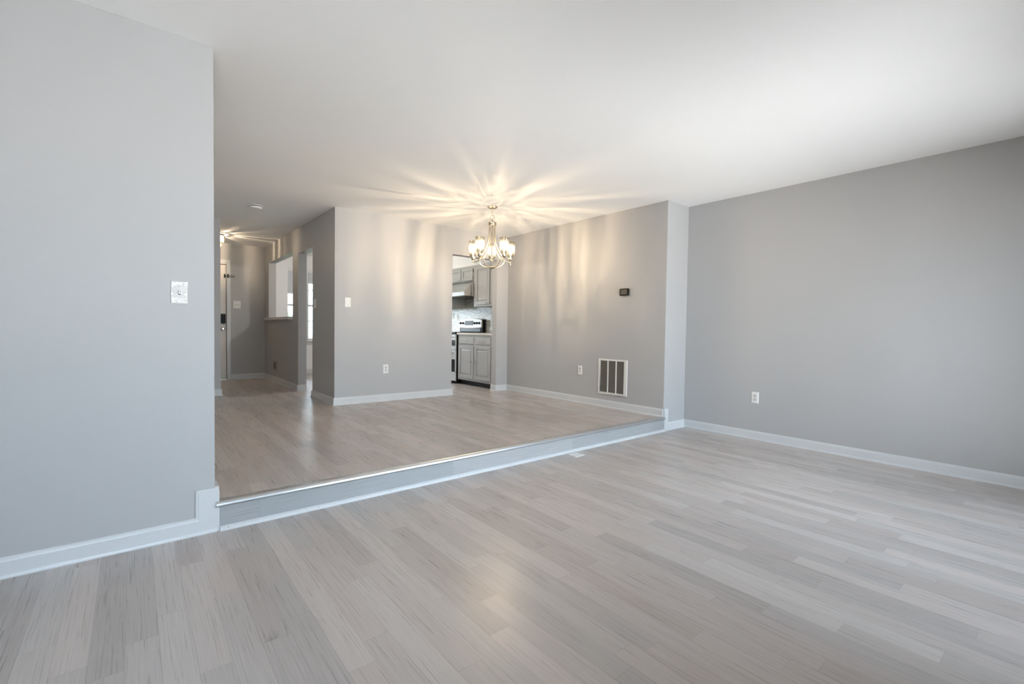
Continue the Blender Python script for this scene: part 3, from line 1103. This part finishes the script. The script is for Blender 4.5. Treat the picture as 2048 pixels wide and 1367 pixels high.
RA = 0.24
arm_rz = [(0.034, -0.225), (0.036, -0.30), (0.042, -0.38), (0.062, -0.47), (0.105, -0.56), (0.165, -0.632), (0.205, -0.652), (RA, -0.655)]
brace_rz = [(0.165, -0.634), (0.152, -0.672), (0.115, -0.708), (0.065, -0.726), (0.024, -0.727)]
for k in range(5):
    a = vdir + math.radians(36) + k * math.radians(72)
    ca, sa = math.cos(a), math.sin(a)
    to3 = lambda rz: [(r * ca, r * sa, z) for r, z in rz]
    arm = MB().tube(catmull(to3(arm_rz), 6), 0.0075, 10).build('arm', M['nickel'], ch)
    MB().tube(catmull(to3(brace_rz), 6), 0.0055, 10).build('brace', M['nickel'], arm)
    px, py = RA * ca, RA * sa
    MB().lathe([(0.0, -0.695), (0.006, -0.692), (0.008, -0.683), (0.007, -0.640), (0.012, -0.634), (0.024, -0.624), (0.027, -0.616), (0.027, -0.598), (0.020, -0.592), (0.0, -0.592)],
               (px, py, 0), 20).build('candle_cup', M['nickel'], arm)
    prof = [(0.016, -0.594), (0.034, -0.588), (0.045, -0.576), (0.049, -0.555), (0.0525, -0.42), (0.0535, -0.402), (0.0510, -0.402), (0.0500, -0.42), (0.0465, -0.553), (0.043, -0.572), (0.033, -0.583), (0.016, -0.588)]
    # the glass object sits at its own axis so that its ripples run round it
    g = MB().lathe(prof, (0, 0, 0), 40, cap=False).build('glass_shade', M['glass_shade'], ch)
    g.location = (px, py, 0)
    MB().tube([(0.0522 * math.cos(2 * PI * q / 32), 0.0522 * math.sin(2 * PI * q / 32), -0.4015) for q in range(32)], 0.0022, 6, closed=True).build('rim', M['crystal'], g)
    g.rotation_euler = (0, 0, k * 1.1)
    b = MB().lathe([(0.011, -0.592), (0.011, -0.560), (0.016, -0.545), (0.0185, -0.520), (0.015, -0.490), (0.008, -0.465), (0.0, -0.452)], (px, py, 0), 18).build('bulb', M['bulb'], ch)
    b.visible_shadow = True
    point('chandelier_light', (px, py, -0.495), P_CH, WARM, 0.002, ch, True)

# hall ceiling light: round plate with tiers of crystal prisms
hx, hy = -1.222, 5.86
hl = thing('crystal_ceiling_light', 'small round crystal ceiling light glowing in the hall', 'ceiling light', (hx, hy, H))
MB().lathe([(0.082, 0.0), (0.082, -0.012), (0.072, -0.022), (0.0, -0.022)], (0, 0, 0), 32).build('base_plate', M['steel'], hl)
for tier, (r, z0_, z1_, n_) in enumerate(((0.066, -0.024, -0.120, 16), (0.043, -0.060, -0.170, 11), (0.019, -0.10, -0.205, 6))):
    MB().lathe([(r - 0.006, z0_ + 0.003), (r + 0.006, z0_ + 0.003), (r + 0.006, z0_ - 0.004), (r - 0.006, z0_ - 0.004), (r - 0.006, z0_ + 0.003)], (0, 0, 0), 28, cap=False).build('tier_ring', M['chrome'], hl)
    for q in range(n_):
        a = 2 * PI * q / n_
        px, py = r * math.cos(a), r * math.sin(a)
        pr = MB()
        pr.lathe([(0.0, z1_ - 0.012), (0.0085, z1_), (0.0085, z0_ - 0.012), (0.0, z0_ - 0.003)], (px, py, 0), 6)
        pr.build('crystal_prism', M['crystal'], hl)
MB().lathe([(0.0, -0.245), (0.010, -0.236), (0.012, -0.228), (0.008, -0.220), (0.0, -0.216)], (0, 0, 0), 12).build('crystal_drop', M['crystal'], hl)
MB().lathe([(0.010, -0.022), (0.012, -0.05), (0.017, -0.075), (0.012, -0.105), (0.0, -0.116)], (0.0, 0, 0), 16).build('bulb', M['bulb'], hl)
point('hall_lamp_light', (0.0, 0, -0.080), P_HALL, WARM, 0.005, hl)

# kitchen ceiling light (reflected as the bright patch on the soffit)
kl = thing('dome_ceiling_light', 'white dome ceiling light in the kitchen', 'ceiling light', (0.95, 4.75, H))
MB().lathe([(0.16, 0.0), (0.16, -0.02), (0.15, -0.025), (0.0, -0.025)], (0, 0, 0), 32).build('base_plate', M['plate'], kl)
MB().lathe([(0.14, -0.025), (0.135, -0.05), (0.11, -0.075), (0.06, -0.093), (0.0, -0.098)], (0, 0, 0), 32).build('glass_dome', emitter('lit_dome', (1.0, 0.95, 0.88), 5.0), kl)
point('kitchen_lamp_light', (0, 0, -0.14), P_KIT, (1.0, 0.94, 0.86), 0.05, kl)

# smoke detector
t = thing('smoke_detector', 'round white smoke detector on the ceiling before the hall', 'smoke detector', (-1.125, 3.465, H))
MB().lathe([(0.076, 0.0), (0.076, -0.008), (0.070, -0.010), (0.0, -0.010)], (0, 0, 0), 32).build('base_plate', M['plate'], t)
MB().lathe([(0.060, -0.010), (0.060, -0.018), (0.0, -0.018)], (0, 0, 0), 32).build('sensor_slots', M['plate_d'], t)
MB().lathe([(0.068, -0.018), (0.069, -0.028), (0.062, -0.040), (0.050, -0.044), (0.0, -0.045)], (0, 0, 0), 32).build('cover', M['plate'], t)


# ------------------------------------------------------------------ kitchen (all fronts face -X; local x runs toward -Y, local y into the wall)
def panel_door(x0, x1, z0, z1, rail=0.055):
    mb = MB()
    mb.box(x0, x0 + rail, -0.020, 0, z0, z1)
    mb.box(x1 - rail, x1, -0.020, 0, z0, z1)
    mb.box(x0 + rail, x1 - rail, -0.020, 0, z1 - rail, z1)
    mb.box(x0 + rail, x1 - rail, -0.020, 0, z0, z0 + rail)
    mb.box(x0 + rail, x1 - rail, -0.008, 0, z0 + rail, z1 - rail)
    mb.frustum(x0 + rail + 0.008, x1 - rail - 0.008, z0 + rail + 0.008, z1 - rail - 0.008, -0.008, -0.017, 0.024)
    return mb


def knob(parent, x, z, y=-0.020):
    return MB().lathe([(0.006, 0.0), (0.005, 0.012), (0.011, 0.018), (0.012, 0.024), (0.008, 0.028), (0.0, 0.029)], (x, y, z), 14, 'y').build('knob', M['chrome'], parent)


def bar_pull(parent, xa, xb, z, y=-0.020):
    mb = MB().tube([(xa, y - 0.024, z), (xb, y - 0.024, z)], 0.0045, 8)
    for x in (xa + 0.012, xb - 0.012):
        mb.tube([(x, y, z), (x, y - 0.024, z)], 0.004, 8)
    return mb.build('bar_pull', M['chrome'], parent)


def base_cabinet(y_far, y_near, label):
    wd = y_far - y_near
    t = thing('base_cabinet', label, 'cabinet', (2.16, y_far, ST), FACE_X)
    MB().box(0, wd, 0.0, XC - 2.16 - 0.004, 0.085, 0.872).build('body', M['cab'], t, 0.002)
    MB().box(0, wd, 0.065, XC - 2.16 - 0.004, 0.0, 0.085).build('toe_kick', M['toe'], t)
    m_ = 0.04
    half = (wd - 2 * m_ - 0.045) / 2
    for i in range(2):
        x0 = m_ + i * (half + 0.045)
        x1 = x0 + half
        dr = panel_door(x0, x1, 0.125, 0.688).build('door', M['cab'], t, 0.0025)
        xk = x1 - 0.028 if i == 0 else x0 + 0.028
        knob(dr, xk, 0.41)
        bar_pull(dr, min(xk, xk + (-0.07 if i == 0 else 0.07)) , max(xk, xk + (-0.07 if i == 0 else 0.07)), 0.662)
        dw = MB().frustum(x0, x1, 0.712, 0.832, 0.0, -0.018, 0.008).build('drawer', M['cab'], t, 0.002)
        bar_pull(dw, (x0 + x1) / 2 - 0.07, (x0 + x1) / 2 + 0.07, 0.772, -0.018)
    return t


def counter(y_far, y_near, label):
    t = thing('countertop', label, 'countertop', (2.16, y_far, ST + 0.8725), FACE_X)
    MB().box(0, y_far - y_near, -0.032, XC - 2.16 - 0.010, 0, 0.034).build('slab', M['counter'], t, 0.005)
    return t


def wall_cabinet(y_far, y_near, z0, z1, label, ndoor=2, latch='low', marg=(0.03, 0.03)):
    wd = y_far - y_near
    t = thing('wall_cabinet', label, 'cabinet', (2.45, y_far, z0), FACE_X)
    hh = z1 - z0
    MB().box(0, wd, 0.0, XC - 2.45 - 0.009, 0.0, hh).build('body', M['cab'], t, 0.002)
    gap = 0.04
    m0, m1 = marg
    half = (wd - m0 - m1 - gap * (ndoor - 1)) / ndoor
    b_ = 0.032 if hh > 0.4 else 0.016
    for i in range(ndoor):
        x0 = m0 + i * (half + gap)
        x1 = x0 + half
        dr = panel_door(x0, x1, b_, hh - 0.040, 0.052 if hh > 0.4 else 0.045).build('door', M['cab'], t, 0.0025)
        xk = x1 - 0.026 if i % 2 == 0 else x0 + 0.026
        bar_pull(dr, min(xk, xk + (-0.06 if i % 2 == 0 else 0.06)), max(xk, xk + (-0.06 if i % 2 == 0 else 0.06)), b_ + 0.026)
        for zz in (b_ + 0.05, hh - 0.09):
            xh = x0 - 0.004 if i % 2 == 0 else x1 + 0.004
            MB().box(xh - 0.005, xh + 0.005, -0.012, 0.0, zz - 0.022, zz + 0.022).build('hinge', M['screw'], dr)
    return t


YW = YB + TH + 0.004
base_cabinet(3.995, YW, 'grey base cabinet with two panel doors right of the range')
counter(4.0, YW, 'pale countertop slab on the near base cabinet')
wall_cabinet(3.95, YW, 1.53, 2.270, 'tall grey wall cabinet right of the range hood', 2, marg=(0.075, 0.03))
wall_cabinet(4.742, 3.954, 1.993, 2.270, 'short two door grey wall cabinet above the range hood', 2, marg=(0.02, 0.02))
wall_cabinet(5.75, 4.746, 1.53, 2.270, 'grey wall cabinet beyond the range hood, its side showing below the hood')
base_cabinet(5.75, 4.80, 'grey base cabinet beyond the range')
counter(5.75, 4.795, 'pale countertop slab beyond the range')
outlet((XC - 0.008, 5.0, 1.365), FACE_X, 'white duplex outlet on the mosaic backsplash behind the range')
toggle_switch('backsplash_switch', (XC - 0.008, 5.17, 1.40), FACE_X, 'white switch plate on the backsplash at the edge of the kitchen opening')

# range hood
t = thing('range_hood', 'stainless under-cabinet range hood with a sloped front', 'range hood', (2.245, 4.74, 1.722), FACE_X)
pr = [(0.0, 0.0), (0.0, 0.072), (0.205, 0.270), (0.535, 0.270), (0.535, 0.0)]
MB().prism(pr, lambda p, q: (q, p[0], p[1]), 0.0, 0.782).build('canopy', M['steel'], t, 0.003)
MB().box(0.04, 0.742, 0.05, 0.50, -0.010, 0.0).build('filter_panel', M['screen'], t)
MB().box(0.30, 0.48, -0.003, 0.0, 0.020, 0.050).build('control_strip', M['silver'], t)

# range with backguard
RW = 0.765
t = thing('range', 'black and stainless double oven range with a silver backguard', 'range', (2.115, 4.785, ST), FACE_X)
MB().box(0, RW, 0.030, 0.655, 0.03, 0.893).build('body', M['black'], t, 0.003)
MB().box(-0.002, RW + 0.002, -0.012, 0.645, 0.894, 0.916).build('cooktop', M['ovenglass'], t, 0.004)
for x in (0.03, RW - 0.06):
    for y in (0.06, 0.60):
        MB().lathe([(0.018, 0.0), (0.018, 0.031)], (x + 0.015, y, 0), 12).build('foot', M['black'], t)
up_ = MB().box(0.006, RW - 0.006, 0.0, 0.030, 0.600, 0.872).build('upper_oven_door', M['silver'], t, 0.003)
MB().box(0.012, RW - 0.010, -0.004, 0.0, 0.672, 0.774).build('oven_window', M['ovenglass'], up_)
lo_ = MB().box(0.006, RW - 0.006, 0.0, 0.030, 0.212, 0.594).build('lower_oven_door', M['silver'], t, 0.003)
MB().box(0.012, RW - 0.010, -0.004, 0.0, 0.214, 0.430).build('oven_window', M['ovenglass'], lo_)
for z, pp in ((0.825, up_), (0.548, lo_)):
    hb = MB().tube([(0.05, -0.045, z), (RW - 0.05, -0.045, z)], 0.010, 10)
    for x in (0.07, RW - 0.07):
        hb.tube([(x, 0.0, z), (x, -0.045, z)], 0.008, 8)
    hb.build('oven_handle', M['steel'], pp)
MB().box(0.006, RW - 0.006, 0.0, 0.030, 0.050, 0.206).build('storage_drawer', M['silver'], t, 0.003)
# backguard
gb = MB().box(0.0, RW, 0.585, 0.660, 0.916, 1.150).build('backguard', M['black'], t, 0.006)
pts = [(0.004, 1.005)]
for i in range(15):
    s_ = i / 14
    pts.append((0.004 + (RW - 0.008) * s_ + (0.03 * (0.5 - s_) if False else 0), 1.142 + 0.036 * (1 - (2 * s_ - 1) ** 2)))
pts.append((RW - 0.004, 1.005))
for i in range(1, 8):
    s_ = i / 8
    pts.append((RW - 0.004 - (RW - 0.008) * s_, 1.005 - 0.014 * (1 - (2 * s_ - 1) ** 2)))
MB().prism(pts, lambda p, q: (p[0], q + (p[1] - 1.005) * 0.10, p[1]), 0.555, 0.586).build('control_panel', M['silver'], gb, 0.003)
MB().prism([(0.215, 1.045), (0.215, 1.130), (0.49, 1.130), (0.49, 1.045)], lambda p, q: (p[0], q + (p[1] - 1.005) * 0.10, p[1]), 0.549, 0.556).build('display', M['screen'], gb)
for x in (0.065, 0.150, 0.545, 0.620, 0.695):
    MB().lathe([(0.024, 0.0), (0.024, 0.006), (0.017, 0.012), (0.015, 0.028), (0.0, 0.029)], (x, 0.564, 1.085), 16, 'y').build('control_knob', M['black'], gb)
MB().box(0.05, RW - 0.05, 0.575, 0.586, 0.925, 0.990).build('lower_panel', M['ovenglass'], gb)

# ------------------------------------------------------------------ outside the nook windows
struct('ground', MB().box(-14, 18, YN + TH + 0.05, 40, -0.6, -0.45), M['lawn'])
hs = thing('neighbour_house', 'white sided house across the lawn outside the nook window', 'house', (6.5, 20.0, -0.45))
MB().box(-5.5, 6, 0, 7, 0, 5.4).build('siding_wall', M['siding'], hs)
MB().prism([(-0.5, 5.4), (3.5, 8.2), (7.5, 5.4)], lambda p, q: (q, p[0], p[1]), -5.9, 6.4).build('roof', M['roof'], hs)
sh = thing('shrub', 'leafy green shrub outside the narrow nook window', 'shrub', (0.85, 12.5, -0.45))
mb = MB()
for k in range(900):
    a, b2 = random.uniform(0, 2 * PI), random.uniform(-0.3, 1.0)
    rr = 1.0 * random.uniform(0.55, 1.0)
    c0 = Vector((rr * math.cos(a) * math.sqrt(max(0, 1 - b2 * b2)), rr * math.sin(a) * math.sqrt(max(0, 1 - b2 * b2)), 1.25 + 1.1 * b2 * rr))
    q = Euler((random.uniform(0, 6), random.uniform(0, 6), random.uniform(0, 6))).to_matrix()
    L_ = 0.09
    mb.add([c0 + q @ Vector(v) for v in ((-L_, 0, 0), (0, -L_ * 0.5, 0.01), (L_, 0, 0), (0, L_ * 0.5, 0.01))], [(0, 1, 2, 3)])
mb.build('foliage', M['leaf'], sh)
MB().tube([(0, 0, 0), (0.02, 0.01, 0.8), (0, 0, 1.6)], [0.06, 0.045, 0.02], 8).build('trunk', M['bark'], sh)
